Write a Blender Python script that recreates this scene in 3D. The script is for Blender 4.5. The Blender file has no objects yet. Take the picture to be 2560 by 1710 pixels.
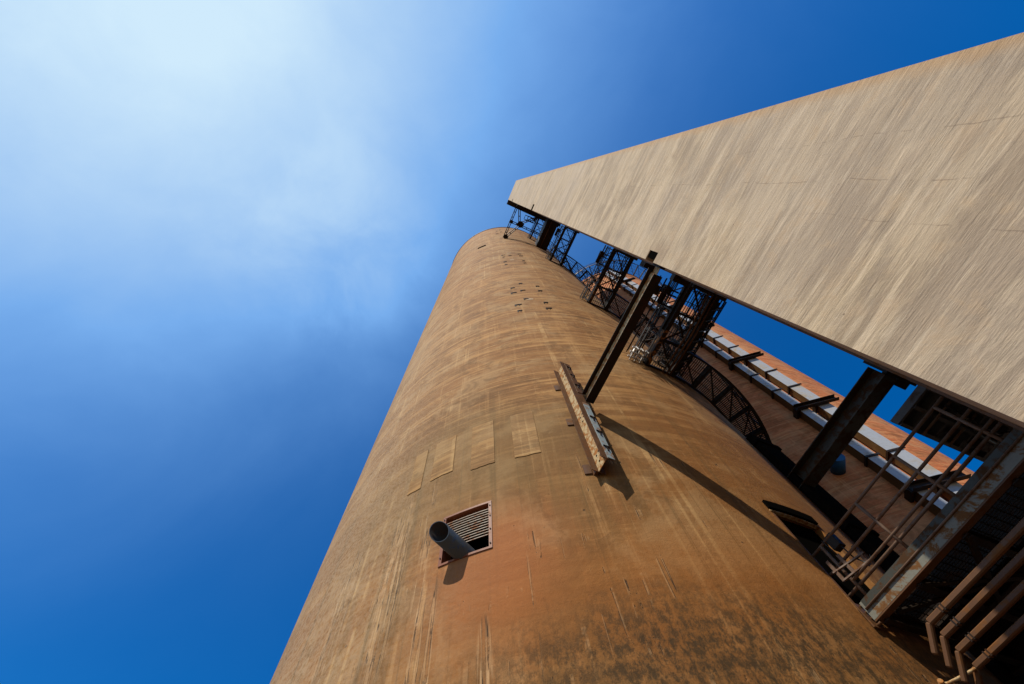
import bpy, bmesh, math, random
from mathutils import Vector, Matrix
random.seed(7)
R_ = math.radians
scn = bpy.context.scene
COL = scn.collection

# ------------------------------------------------------------------ camera
cam_d = bpy.data.cameras.new('camera'); cam = bpy.data.objects.new('camera', cam_d); COL.objects.link(cam)
right = Vector((0.913775, -0.401860, -0.059362)); up = Vector((-0.362006, -0.871874, 0.329830)); fwd = Vector((0.184302, 0.279900, 0.942172))
cam.matrix_world = Matrix(((right.x, up.x, -fwd.x, 0), (right.y, up.y, -fwd.y, 0), (right.z, up.z, -fwd.z, 0), (0, 0, 0, 1)))
cam_d.sensor_width = 36; cam_d.lens = 1087.2 / 2560 * 36; cam_d.clip_start = .05; cam_d.clip_end = 6000
scn.camera = cam
scn.render.resolution_x = 1024; scn.render.resolution_y = 684

# ------------------------------------------------------------------ light
SUN_AZ, SUN_EL = R_(-148), R_(53)
S = Vector((math.cos(SUN_EL) * math.cos(SUN_AZ), math.cos(SUN_EL) * math.sin(SUN_AZ), math.sin(SUN_EL)))
ld = bpy.data.lights.new('sun', 'SUN'); ld.energy = 5.0; ld.angle = R_(.53); ld.color = (1, .92, .78)
lo = bpy.data.objects.new('sun', ld); COL.objects.link(lo)
lo.rotation_euler = S.to_track_quat('Z', 'Y').to_euler()

class NT:
    """small helper around a node tree"""
    def __init__(s, nt): s.nt = nt; s.n = nt.nodes; s.l = nt.links
    def put(s, sock, v):
        if hasattr(v, 'default_value') or isinstance(v, bpy.types.NodeSocket): s.l.new(v, sock)
        else: sock.default_value = v
    def math(s, op, a, b=0.0, c=None, clamp=False):
        m = s.n.new('ShaderNodeMath'); m.operation = op; m.use_clamp = clamp
        s.put(m.inputs[0], a); s.put(m.inputs[1], b)
        if c is not None: s.put(m.inputs[2], c)
        return m.outputs[0]
    def vmath(s, op, a, b=(0, 0, 0)):
        m = s.n.new('ShaderNodeVectorMath'); m.operation = op
        s.put(m.inputs[0], a); s.put(m.inputs[1], b)
        return m.outputs['Value'] if op in ('DOT_PRODUCT', 'LENGTH', 'DISTANCE') else m.outputs[0]
    def sep(s, v):
        m = s.n.new('ShaderNodeSeparateXYZ'); s.put(m.inputs[0], v); return m.outputs
    def comb(s, x, y, z):
        m = s.n.new('ShaderNodeCombineXYZ'); s.put(m.inputs[0], x); s.put(m.inputs[1], y); s.put(m.inputs[2], z); return m.outputs[0]
    def noise(s, vec, scale=1.0, detail=4.0, rough=.55, dist=0.0):
        m = s.n.new('ShaderNodeTexNoise'); s.put(m.inputs['Vector'], vec); m.inputs['Scale'].default_value = scale
        m.inputs['Detail'].default_value = detail; m.inputs['Roughness'].default_value = rough; m.inputs['Distortion'].default_value = dist
        return m.outputs['Fac']
    def ramp(s, f, a, b, va=0.0, vb=1.0, smooth=True):
        m = s.n.new('ShaderNodeMapRange'); m.interpolation_type = 'SMOOTHSTEP' if smooth else 'LINEAR'
        s.put(m.inputs['Value'], f); m.inputs['From Min'].default_value = a; m.inputs['From Max'].default_value = b
        m.inputs['To Min'].default_value = va; m.inputs['To Max'].default_value = vb
        return m.outputs[0]
    def mix(s, f, a, b, mode='MIX'):
        m = s.n.new('ShaderNodeMix'); m.data_type = 'RGBA'; m.blend_type = mode
        s.put(m.inputs[0], f)
        for k, v in ((6, a), (7, b)):
            if isinstance(v, tuple): m.inputs[k].default_value = (*v[:3], 1)
            else: s.l.new(v, m.inputs[k])
        return m.outputs[2]
    def scale(s, v, k):
        return s.vmath('MULTIPLY', v, k)

# ------------------------------------------------------------------ sky
W = bpy.data.worlds.new('World'); scn.world = W; W.use_nodes = True
w = NT(W.node_tree); bg = w.n['Background']
sky = w.n.new('ShaderNodeTexSky'); sky.sky_type = 'NISHITA'; sky.sun_disc = False
sky.sun_elevation = SUN_EL; sky.sun_rotation = R_(90) - SUN_AZ; sky.air_density = 1.0; sky.dust_density = .6; sky.ozone_density = 3.0
tc = w.n.new('ShaderNodeTexCoord'); D = tc.outputs['Generated']
hs = w.n.new('ShaderNodeHueSaturation'); w.l.new(sky.outputs[0], hs.inputs['Color'])
hs.inputs['Saturation'].default_value = 1.55; hs.inputs['Value'].default_value = 1.55; hs.inputs['Hue'].default_value = .509
# thin high veil of cirrus round the sun
def near(c, a, b):
    return w.ramp(w.vmath('DOT_PRODUCT', D, tuple(Vector(c).normalized())), math.cos(R_(a)), math.cos(R_(b)))
n1 = w.noise(w.scale(D, (1, 1, 1)), 2.2, 5, .55, .6)
n2 = w.noise(w.scale(D, (1, 1, 1)), 7, 5, .6, .3)
ang = w.math('DIVIDE', w.math('ARCCOSINE', w.vmath('DOT_PRODUCT', D, tuple(Vector((-.57, -.11, .80)).normalized()))), R_(31.2))
ang = w.math('ADD', ang, w.math('MULTIPLY', w.math('SUBTRACT', n1, .5), .42))
veil = w.math('EXPONENT', w.math('MULTIPLY', w.math('POWER', w.math('MAXIMUM', ang, 0.0), 1.95), -1.0))
veil2 = w.math('MULTIPLY', near((-.25, .22, .94), 15, 1), w.ramp(n2, .30, .70, .03, .11))
veil = w.math('ADD', w.math('MULTIPLY', veil, w.ramp(n2, .2, .8, .93, 1.05)), veil2, clamp=True)
cloud = w.mix(w.ramp(veil, 0, .32, smooth=False), hs.outputs[0], (2.1, 4.7, 9.4))
cloud = w.mix(w.ramp(veil, .32, .95, smooth=False), cloud, (7.0, 9.2, 10.9))
w.l.new(cloud, bg.inputs['Color']); bg.inputs['Strength'].default_value = .09

scn.view_settings.view_transform = 'Standard'; scn.view_settings.look = 'None'
scn.view_settings.exposure = 0; scn.view_settings.gamma = 1
scn.cycles.max_bounces = 6

# ------------------------------------------------------------------ geometry constants (metres, camera at the origin, ground at -1.6)
GZ = -1.6
C1 = Vector((7.023, 10.145)); RAD = 7.364           # near silo
C2 = Vector((23.5, 9.5))                             # far silo
TOP = 60.0
FX, BX, CY, LY, TZ = 3.55, 9.4, -.085, -2.885, 64.5  # concrete tower: front x, back x, corner y, far y, top

def P(c, deg, r, z): a = R_(deg); return Vector((c.x + r * math.cos(a), c.y + r * math.sin(a), z))

# ------------------------------------------------------------------ materials
MATS = {}
def newmat(name, rough=.8, metal=0.0):
    m = bpy.data.materials.new(name); m.use_nodes = True
    t = NT(m.node_tree); b = t.n['Principled BSDF'];  b.inputs['Roughness'].default_value = rough; b.inputs['Specular IOR Level'].default_value = .5 if metal else .18; b.inputs['Metallic'].default_value = metal
    MATS[name] = m
    return m, t, b
def bump(t, b, h, strength=.3, dist=.02):
    m = t.n.new('ShaderNodeBump'); m.inputs['Strength'].default_value = strength; m.inputs['Distance'].default_value = dist
    t.put(m.inputs['Height'], h); t.l.new(m.outputs[0], b.inputs['Normal'])
def spread(t, x, lo_, hi): return t.ramp(x, lo_, hi, 0, 1)

def silo_mat(name, rear=False, patch=False):
    m, t, b = newmat(name, .86)
    uvn = t.n.new('ShaderNodeUVMap'); uvn.uv_map = 'UVMap'
    U, V = t.sep(uvn.outputs[0])[:2]          # metres round the wall, metres up
    def nz(su, sv, detail=5, rough=.6, dist=0.0, off=0.0):
        return t.noise(t.comb(t.math('MULTIPLY', U, su), t.math('MULTIPLY', V, sv), off), 1, detail, rough, dist)
    big = nz(.10, .16, 4, .6, .5, 3.1)
    hor = nz(.16, 2.0, 7, .70, .35, 7.7)
    hor2 = nz(.55, 8.0, 7, .74, .3, 1.3); hor3 = nz(.22, 5.2, 6, .70, .25, 41.3); ver3 = nz(1.3, .05, 4, .6, .02, 51.0)
    ver = nz(2.4, .14, 5, .65, .05, 9.1)
    ver2 = nz(8, .30, 5, .7, .0, 4.4)
    mot = nz(1.6, 1.6, 8, .72, .6, 5.5)
    fine = nz(14, 14, 6, .75, 0, 2.2)
    hfade = t.ramp(V, 5.5, 11, .30, 1.0)
    tan = (.262, .128, .050) if not rear else (.36, .135, .058)
    pale = (.385, .215, .098) if not rear else (.46, .215, .105)
    olive = (.165, .098, .042)
    col = t.mix(spread(t, big, .35, .65), tan, (.215, .108, .044) if not rear else (.27, .105, .045))
    col = t.mix(t.math('MULTIPLY', t.math('MULTIPLY', spread(t, hor, .50, .62), .80), hfade), col, pale)
    col = t.mix(t.math('MULTIPLY', t.math('MULTIPLY', spread(t, hor2, .50, .64), .60), hfade), col, (.135, .068, .027))
    col = t.mix(t.math('MULTIPLY', t.math('MULTIPLY', spread(t, hor3, .51, .60), .70), hfade), col, (.42, .245, .118))
    col = t.mix(t.math('MULTIPLY', t.math('MULTIPLY', spread(t, hor3, .46, .38), .50), hfade), col, (.155, .080, .032))
    col = t.mix(t.math('MULTIPLY', t.math('MULTIPLY', spread(t, ver3, .54, .66), t.ramp(V, 6, 14)), .45), col, (.44, .26, .13))
    col = t.mix(t.math('MULTIPLY', t.ramp(V, 50, 60), .6), col, (.33, .150, .060))
    hi = t.ramp(V, 6, 26)
    col = t.mix(t.math('MULTIPLY', hi, .18), col, pale)
    dash = nz(1.1, 13, 4, .6, .1, 121.0)
    col = t.mix(t.math('MULTIPLY', t.math('MULTIPLY', spread(t, dash, .60, .66), t.ramp(V, 7, 12)), .55), col, (.10, .050, .020))
    col = t.mix(t.math('MULTIPLY', t.math('MULTIPLY', spread(t, dash, .40, .34), t.ramp(V, 7, 12)), .55), col, (.50, .32, .17))
    low = t.ramp(V, 12, 6)
    col = t.mix(t.math('MULTIPLY', t.math('MULTIPLY', spread(t, ver, .47, .60), low), .45), col, olive)
    col = t.mix(t.math('MULTIPLY', spread(t, ver2, .56, .70), .40), col, (.43, .26, .135))
    cloudy = nz(.55, .55, 6, .66, .4, 81.0)
    col = t.mix(t.math('MULTIPLY', spread(t, cloudy, .48, .62), .60), col, (.35, .225, .130))
    col = t.mix(t.math('MULTIPLY', spread(t, cloudy, .46, .34), .45), col, (.185, .085, .032))
    run = nz(5.5, .045, 4, .6, 0, 91.0)
    col = t.mix(t.math('MULTIPLY', t.math('MULTIPLY', spread(t, run, .58, .66), spread(t, cloudy, .42, .58)), .55), col, (.48, .31, .17))
    col = t.mix(t.math('MULTIPLY', t.math('MULTIPLY', spread(t, run, .42, .34), low), .55), col, (.13, .085, .042))
    col = t.mix(t.math('MULTIPLY', spread(t, mot, .50, .64), .45), col, (.135, .070, .029))
    def blob(deg, z, ru, rv, soft=1.0, nmix=.55):
        du = t.math('DIVIDE', t.math('SUBTRACT', U, R_(deg) * RAD), ru)
        dv = t.math('DIVIDE', t.math('SUBTRACT', V, z), rv)
        r = t.math('SQRT', t.math('ADD', t.math('MULTIPLY', du, du), t.math('MULTIPLY', dv, dv)))
        r = t.math('ADD', r, t.math('MULTIPLY', t.math('SUBTRACT', mot, .5), nmix * 2))
        return t.ramp(r, 1.0 + .5 * soft, 1.0 - .5 * soft)
    if not rear:
        col = t.mix(t.math('MULTIPLY', blob(-132.2, 4.9, 1.0, 1.15, 1.5, .35), .60), col, (.36, .145, .070))
        col = t.mix(t.math('MULTIPLY', blob(-112, 4.0, 2.6, 1.0, 1.5, .45), .55), col, (.27, .105, .026))
        col = t.mix(t.math('MULTIPLY', blob(-88, 6.0, 2.2, 5.0, 1.3), .4), col, (.25, .108, .030))
        dk = t.math('MULTIPLY', blob(-110, 3.05, 3.0, .85, 1.3, .6), t.ramp(nz(9, 5, 9, .84, .0, 61.0), .42, .58, .12, 1))
        col = t.mix(t.math('MULTIPLY', dk, .88), col, (.062, .040, .022))
        col = t.mix(t.math('MULTIPLY', blob(-139, 7.9, 3.2, 1.8, .9, .8), .45), col, (.195, .125, .060))
    # rain run-off lines and long cracks with pale lips
    cr = nz(3.4, .10, 3, .5, 0, 11.0)
    band = t.ramp(t.math('ABSOLUTE', t.math('SUBTRACT', cr, .5)), .022, .006)
    brk = t.ramp(nz(1.0, 1.1, 5, .7, 0, 31.0), .53, .60)
    zone = t.math('MULTIPLY', t.ramp(V, 10.5, 6.5), t.ramp(nz(.30, .12, 3, .5, 0, 17.0), .47, .58))
    if not rear:
        cl_ = None
        for deg, z, ru, rv in ((-155.2, 5.4, .24, 1.6), (-146.4, 5.3, .26, 1.9), (-141.6, 5.2, .10, 2.2), (-139.6, 3.9, .12, 1.2), (-133.2, 3.6, .10, .5), (-128.2, 3.9, .04, .9)):
            q = blob(deg, z, ru, rv, .5, .25); cl_ = q if cl_ is None else t.math('MAXIMUM', cl_, q)
        fr = nz(9.0, .35, 3, .6, 0, 71.0)
        band = t.math('MAXIMUM', t.math('MULTIPLY', t.math('MULTIPLY', band, .45), t.math('MULTIPLY', brk, zone)), t.math('MULTIPLY', t.ramp(t.math('ABSOLUTE', t.math('SUBTRACT', fr, .5)), .06, .02), t.math('MULTIPLY', cl_, t.ramp(brk, 0, 1, .55, 1))))
        dark2 = t.math('MULTIPLY', t.ramp(t.math('ABSOLUTE', t.math('SUBTRACT', fr, .47)), .016, .006), t.math('MULTIPLY', cl_, t.ramp(mot, .40, .52)))
        crack = band
    else:
        crack = t.math('MULTIPLY', t.math('MULTIPLY', band, brk), zone); dark2 = 0.0
    col = t.mix(t.math('MULTIPLY', crack, .55), col, (.50, .33, .21))
    band2 = t.ramp(t.math('ABSOLUTE', t.math('SUBTRACT', cr, .487)), .0055, .001)
    dark = t.math('MAXIMUM', t.math('MULTIPLY', t.math('MULTIPLY', band2, t.ramp(brk, .3, .8)), zone), dark2)
    col = t.mix(t.math('MULTIPLY', dark, .85), col, (.05, .03, .02))
    sp = t.n.new('ShaderNodeTexVoronoi'); sp.inputs['Scale'].default_value = 1.3
    t.l.new(t.comb(U, V, 0.0), sp.inputs['Vector'])
    pit = t.ramp(sp.outputs['Distance'], .035, .015)
    col = t.mix(t.math('MULTIPLY', pit, .8), col, (.06, .035, .02))
    col = t.mix(t.math('MULTIPLY', spread(t, fine, .5, .75), .16), col, (.16, .09, .05))
    if patch: col = t.mix(.28, col, t.mix(cloudy, (.25, .175, .105), (.36, .26, .16)))
    col = t.mix(1.0, col, (1.12, 1.0, .76) if not rear else (1.38, 1.06, .82), 'MULTIPLY')
    if not rear:
        col = t.mix(t.math('MULTIPLY', t.math('MULTIPLY', blob(-174, 9, 3.6, 18, 1.4, .15), spread(t, fine, .30, .6)), .5), col, (.48, .32, .19))  # left flank paled in the colour to stand for brighter light there
        gm = t.n.new('ShaderNodeGamma'); t.l.new(col, gm.inputs[0]); gm.inputs[1].default_value = 1.3
        col = t.mix(1.0, gm.outputs[0], (1.27, 1.60, 2.08), 'MULTIPLY')
    t.l.new(col, b.inputs['Base Color'])
    h = t.math('ADD', t.math('MULTIPLY', t.math('MULTIPLY', hor2, hfade), .35), t.math('MULTIPLY', fine, .45))
    h = t.math('ADD', h, t.math('MULTIPLY', mot, .6)); h = t.math('ADD', h, t.math('MULTIPLY', t.math('MULTIPLY', hor, hfade), .8)); h = t.math('ADD', h, t.math('MULTIPLY', ver2, .25))
    h = t.math('ADD', h, t.math('MULTIPLY', crack, .35)); h = t.math('SUBTRACT', h, t.math('MULTIPLY', dark, .8))
    bump(t, b, h, .55, .035)
    return m
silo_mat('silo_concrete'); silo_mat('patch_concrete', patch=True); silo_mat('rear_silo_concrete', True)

def tower_mat():
    m, t, b = newmat('tower_concrete', .85)
    X, Y, Z = t.sep(t.n.new('ShaderNodeTexCoord').outputs['Object'])[:3]
    XY = t.math('ADD', X, Y)
    def nz(sy, sz, detail=5, rough=.6, dist=0.0, off=0.0):
        return t.noise(t.comb(t.math('MULTIPLY', XY, sy), t.math('MULTIPLY', Z, sz), off), 1, detail, rough, dist)
    # horizontal slip-form drag marks, a little slanted in places
    a = nz(.34, 2.1, 7, .68, .25, 1.0); c = nz(.55, 4.2, 7, .68, .3, 4.0); d = nz(1.3, 12, 6, .70, .25, 8.0)
    g = nz(3, 3, 7, .7, .3, 12.0); big = nz(.25, .35, 3, .5, .3, 15.0); fine = nz(25, 30, 5, .7, 0, 18.0)
    a2 = nz(.42, .62, 6, .66, 1.2, 33.0)
    col = t.mix(spread(t, a2, .40, .60), (.330, .252, .175), (.515, .405, .280))
    col = t.mix(t.math('MULTIPLY', spread(t, a, .46, .60), .7), col, (.56, .44, .30))
    col = t.mix(t.math('MULTIPLY', spread(t, c, .51, .63), .62), col, (.33, .248, .172))
    col = t.mix(t.math('MULTIPLY', spread(t, c, .47, .37), .60), col, (.66, .53, .38))
    col = t.mix(t.math('MULTIPLY', spread(t, d, .54, .66), .42), col, (.27, .20, .135))
    col = t.mix(t.math('MULTIPLY', spread(t, d, .46, .36), .40), col, (.70, .58, .43))
    col = t.mix(t.math('MULTIPLY', spread(t, big, .42, .62), .35), col, (.44, .365, .30))
    col = t.mix(t.math('MULTIPLY', spread(t, g, .50, .66), .45), col, (.50, .36, .23))
    stn = nz(.9, .9, 7, .7, .5, 55.0)
    col = t.mix(t.math('MULTIPLY', spread(t, stn, .54, .68), .40), col, (.30, .245, .195))
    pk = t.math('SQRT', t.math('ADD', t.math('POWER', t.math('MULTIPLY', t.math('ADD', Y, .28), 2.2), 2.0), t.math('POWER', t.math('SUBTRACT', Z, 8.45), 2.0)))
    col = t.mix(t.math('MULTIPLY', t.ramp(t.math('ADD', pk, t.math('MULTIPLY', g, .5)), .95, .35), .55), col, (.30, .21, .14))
    # weathered warm margin beside both corners
    e1 = t.ramp(t.math('ADD', Y, t.math('MULTIPLY', t.math('SUBTRACT', g, .5), .35)), -2.68, -2.86)
    col = t.mix(t.math('MULTIPLY', e1, .75), col, (.47, .30, .16))
    # two hairline vertical cracks
    wob = t.math('MULTIPLY', t.math('SUBTRACT', nz(.2, .9, 5, .6, 0, 21.0), .5), .16)
    for y0, z1 in ((-1.66, 15.0), (-1.26, 6.2), (-2.15, 9.0)):
        dd = t.math('ABSOLUTE', t.math('ADD', t.math('SUBTRACT', Y, y0), wob))
        ln = t.math('MULTIPLY', t.ramp(dd, .009, .002), t.math('MULTIPLY', t.ramp(Z, z1, z1 - 3), t.ramp(g, .46, .56)))
        col = t.mix(t.math('MULTIPLY', ln, .42), col, (.14, .10, .07))
    sp = t.n.new('ShaderNodeTexVoronoi'); sp.inputs['Scale'].default_value = 2.6
    t.l.new(t.comb(XY, Z, 0.0), sp.inputs['Vector'])
    col = t.mix(t.math('MULTIPLY', t.ramp(sp.outputs['Distance'], .04, .015), .7), col, (.10, .07, .05))
    col = t.mix(t.math('MULTIPLY', spread(t, fine, .5, .75), .14), col, (.2, .15, .1))
    col = t.mix(1.0, col, (.90, .86, .80), 'MULTIPLY')
    t.l.new(col, b.inputs['Base Color'])
    h = t.math('ADD', t.math('MULTIPLY', a, 1.2), t.math('MULTIPLY', c, .8))
    h = t.math('ADD', h, t.math('MULTIPLY', d, .5)); h = t.math('ADD', h, t.math('MULTIPLY', g, .3)); h = t.math('ADD', h, t.math('MULTIPLY', fine, .12))
    bump(t, b, h, .6, .035)
tower_mat()

def metal(name, base, rust, lo_=.5, hi=.6, rough=.6, sc=5, met=0.0, deep=None):
    m, t, b = newmat(name, rough, met)
    O = t.n.new('ShaderNodeTexCoord').outputs['Object']
    n = t.noise(O, sc, 8, .72, .4); n2 = t.noise(O, sc * 6, 5, .7)
    col = t.mix(t.ramp(n, lo_, hi), base, rust)
    if deep: col = t.mix(t.math('MULTIPLY', t.ramp(n, hi, hi + .08), .9), col, deep)
    col = t.mix(t.math('MULTIPLY', t.ramp(n2, .45, .75), .3), col, tuple(x * .5 for x in base))
    t.l.new(col, b.inputs['Base Color'])
    t.l.new(t.ramp(n, lo_, hi, rough * .8, .92), b.inputs['Roughness'])
    bump(t, b, t.math('ADD', n, t.math('MULTIPLY', n2, .4)), .4, .006)
    return m
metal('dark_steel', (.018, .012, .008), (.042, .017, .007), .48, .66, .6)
metal('brown_steel', (.115, .055, .025), (.15, .062, .020), .5, .62, .55)
metal('rust_steel', (.50, .37, .20), (.30, .13, .038), .44, .56, .75, 9, deep=(.40, .13, .02))
metal('painted_steel', (.185, .18, .145), (.15, .068, .022), .47, .56, .45, 5, deep=(.12, .05, .02))
metal('worn_steel', (.050, .050, .040), (.060, .028, .011), .46, .56, .5, 5)
metal('beam_steel', (.022, .014, .010), (.30, .13, .035), .50, .60, .6, 6)
metal('slat_steel', (.36, .29, .22), (.40, .19, .10), .5, .62, .6, 8)
metal('blue_paint', (.30, .35, .35), (.24, .12, .06), .50, .58, .5, 8)
metal('duct_metal', (.34, .355, .385), (.34, .28, .21), .48, .66, .5, 1.2, .0)
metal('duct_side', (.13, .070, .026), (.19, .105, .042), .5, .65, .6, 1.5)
metal('pipe_steel', (.055, .058, .060), (.022, .060, .13), .55, .66, .42, 7, .3, deep=(.12, .07, .05))
metal('stub_blue', (.018, .08, .18), (.03, .05, .07), .55, .66, .5, 3)
metal('tube_steel', (.15, .095, .065), (.12, .055, .028), .5, .62, .5, 8)
metal('galv_steel', (.55, .52, .47), (.40, .25, .15), .55, .68, .45, 10, .2)
metal('red_frame', (.20, .062, .028), (.34, .20, .12), .57, .66, .6, 12)
metal('cable_black', (.022, .021, .02), (.03, .028, .027), .5, .6, .5)
metal('panel_grey', (.085, .088, .092), (.07, .05, .04), .52, .66, .6, 3)
m, t, b = newmat('void_black', 1); b.inputs['Base Color'].default_value = (.004, .0035, .003, 1); b.inputs['Specular IOR Level'].default_value = 0  # near-black that stands in for unlit depth in openings
metal('black_steel', (.010, .008, .007), (.018, .011, .008), .5, .6, 1); MATS['black_steel'].node_tree.nodes['Principled BSDF'].inputs['Specular IOR Level'].default_value = 0  # near-black and fully matt, no specular
m, t, b = newmat('ground_dirt', .95)
O = t.n.new('ShaderNodeTexCoord').outputs['Object']
t.l.new(t.mix(t.ramp(t.noise(O, .6, 8, .65), .35, .65), (.10, .07, .045), (.17, .125, .085)), b.inputs['Base Color'])

# ------------------------------------------------------------------ mesh helpers
class MB:
    def __init__(s): s.bm = bmesh.new(); s.uv = None
    def quad(s, vs, mi=0):
        f = s.bm.faces.new([s.bm.verts.new(v) for v in vs]); f.material_index = mi; return f
    def box(s, a, b, mi=0):
        x0, y0, z0 = a; x1, y1, z1 = b
        v = [s.bm.verts.new(p) for p in ((x0,y0,z0),(x1,y0,z0),(x1,y1,z0),(x0,y1,z0),(x0,y0,z1),(x1,y0,z1),(x1,y1,z1),(x0,y1,z1))]
        for q in ((3,2,1,0),(4,5,6,7),(0,1,5,4),(1,2,6,5),(2,3,7,6),(3,0,4,7)):
            s.bm.faces.new([v[i] for i in q]).material_index = mi
        return s
    def frame(s, a, b, upv):
        a, b = Vector(a), Vector(b); d = (b - a).normalized(); u = Vector(upv)
        sd = d.cross(u)
        if sd.length < 1e-4: sd = d.cross(Vector((1, 0, 0)))
        sd.normalize(); u = sd.cross(d).normalized(); return a, b, sd, u
    def prof(s, a, b, pts, upv=(0, 0, 1), mi=0):
        """extrude a closed outline (side, up) from a to b"""
        a, b, sd, u = s.frame(a, b, upv)
        r0 = [s.bm.verts.new(a + sd * x + u * y) for x, y in pts]; r1 = [s.bm.verts.new(b + sd * x + u * y) for x, y in pts]
        n = len(pts)
        for i in range(n): s.bm.faces.new((r0[i], r0[(i+1) % n], r1[(i+1) % n], r1[i])).material_index = mi
        s.bm.faces.new(r0[::-1]).material_index = mi; s.bm.faces.new(r1).material_index = mi
        return s
    def bar(s, a, b, w, h, upv=(0, 0, 1), mi=0):
        w /= 2; h /= 2; return s.prof(a, b, [(-w,-h),(w,-h),(w,h),(-w,h)], upv, mi)
    def ibeam(s, a, b, w, h, tw=.012, tf=.016, upv=(0, 0, 1), mi=0):
        w /= 2; h /= 2; k = tw / 2
        return s.prof(a, b, [(-w,-h),(w,-h),(w,-h+tf),(k,-h+tf),(k,h-tf),(w,h-tf),(w,h),(-w,h),(-w,h-tf),(-k,h-tf),(-k,-h+tf),(-w,-h+tf)], upv, mi)
    def chan(s, a, b, w, h, t_=.014, upv=(0, 0, 1), mi=0):
        h /= 2
        return s.prof(a, b, [(0,-h),(w,-h),(w,-h+t_),(t_,-h+t_),(t_,h-t_),(w,h-t_),(w,h),(0,h)], upv, mi)
    def angle(s, a, b, w, t_=.01, upv=(0, 0, 1), mi=0):
        return s.prof(a, b, [(0,0),(w,0),(w,t_),(t_,t_),(t_,w),(0,w)], upv, mi)
    def tube(s, pts, r, n=8, closed_ends=True, mi=0):
        pts = [Vector(p) for p in pts]; rings = []
        up_ = Vector((0, 0, 1)); 
        for i, p in enumerate(pts):
            d = (pts[min(i+1, len(pts)-1)] - pts[max(i-1, 0)]).normalized()
            ref = Vector((0, 0, 1)) if abs(d.z) < .9 else Vector((1, 0, 0))
            sd = d.cross(ref).normalized(); u = sd.cross(d)
            rings.append([s.bm.verts.new(p + (sd * math.cos(2*math.pi*k/n) + u * math.sin(2*math.pi*k/n)) * r) for k in range(n)])
        for a, b in zip(rings, rings[1:]):
            for k in range(n):
                f = s.bm.faces.new((a[k], a[(k+1) % n], b[(k+1) % n], b[k])); f.smooth = True; f.material_index = mi
        if closed_ends: s.bm.faces.new(rings[0][::-1]); s.bm.faces.new(rings[-1])
        return s
    def arc(s, c, a0, a1, r0, r1, z0, z1, step=2.0, mi=0):
        """curved bar of rectangular section on centre c"""
        n = max(1, int(abs(a1 - a0) / step + .5)); rings = []
        for i in range(n + 1):
            d = a0 + (a1 - a0) * i / n
            rings.append([s.bm.verts.new(P(c, d, r, z)) for r, z in ((r0, z0), (r1, z0), (r1, z1), (r0, z1))])
        for a, b in zip(rings, rings[1:]):
            for k in range(4): s.bm.faces.new((a[k], a[(k+1) % 4], b[(k+1) % 4], b[k])).material_index = mi
        s.bm.faces.new(rings[0][::-1]); s.bm.faces.new(rings[-1]); return s
    def build(s, name, mats, parent=None, bevel=0, keep=False):
        if not keep: bmesh.ops.recalc_face_normals(s.bm, faces=s.bm.faces)
        me = bpy.data.meshes.new(name); s.bm.to_mesh(me); s.bm.free()
        for mt in (mats if isinstance(mats, (list, tuple)) else [mats]): me.materials.append(MATS[mt])
        o = bpy.data.objects.new(name, me); COL.objects.link(o)
        if parent is not None:
            o.parent = parent; o.matrix_parent_inverse = world_inv(parent)
        if bevel:
            bv = o.modifiers.new('bevel', 'BEVEL'); bv.width = bevel; bv.segments = 1; bv.limit_method = 'ANGLE'
        return o
def world_inv(p):
    return Matrix.Translation(-p.location)      # every mesh part sits at the world origin, only things' empties have a place
def tag(o, label, cat, group=None, kind=None):
    if label: o['label'] = label
    if cat: o['category'] = cat
    if group: o['group'] = group
    if kind: o['kind'] = kind
    return o
def empty(name, loc, label, cat, group=None):
    o = bpy.data.objects.new(name, None); o.location = loc; o.empty_display_size = .3; COL.objects.link(o)
    return tag(o, label, cat, group)

# ------------------------------------------------------------------ ground
g = MB(); g.quad([(-3000,-3000,GZ),(3000,-3000,GZ),(3000,3000,GZ),(-3000,3000,GZ)])
tag(g.build('ground', 'ground_dirt', keep=True), None, None, kind='structure')

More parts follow.
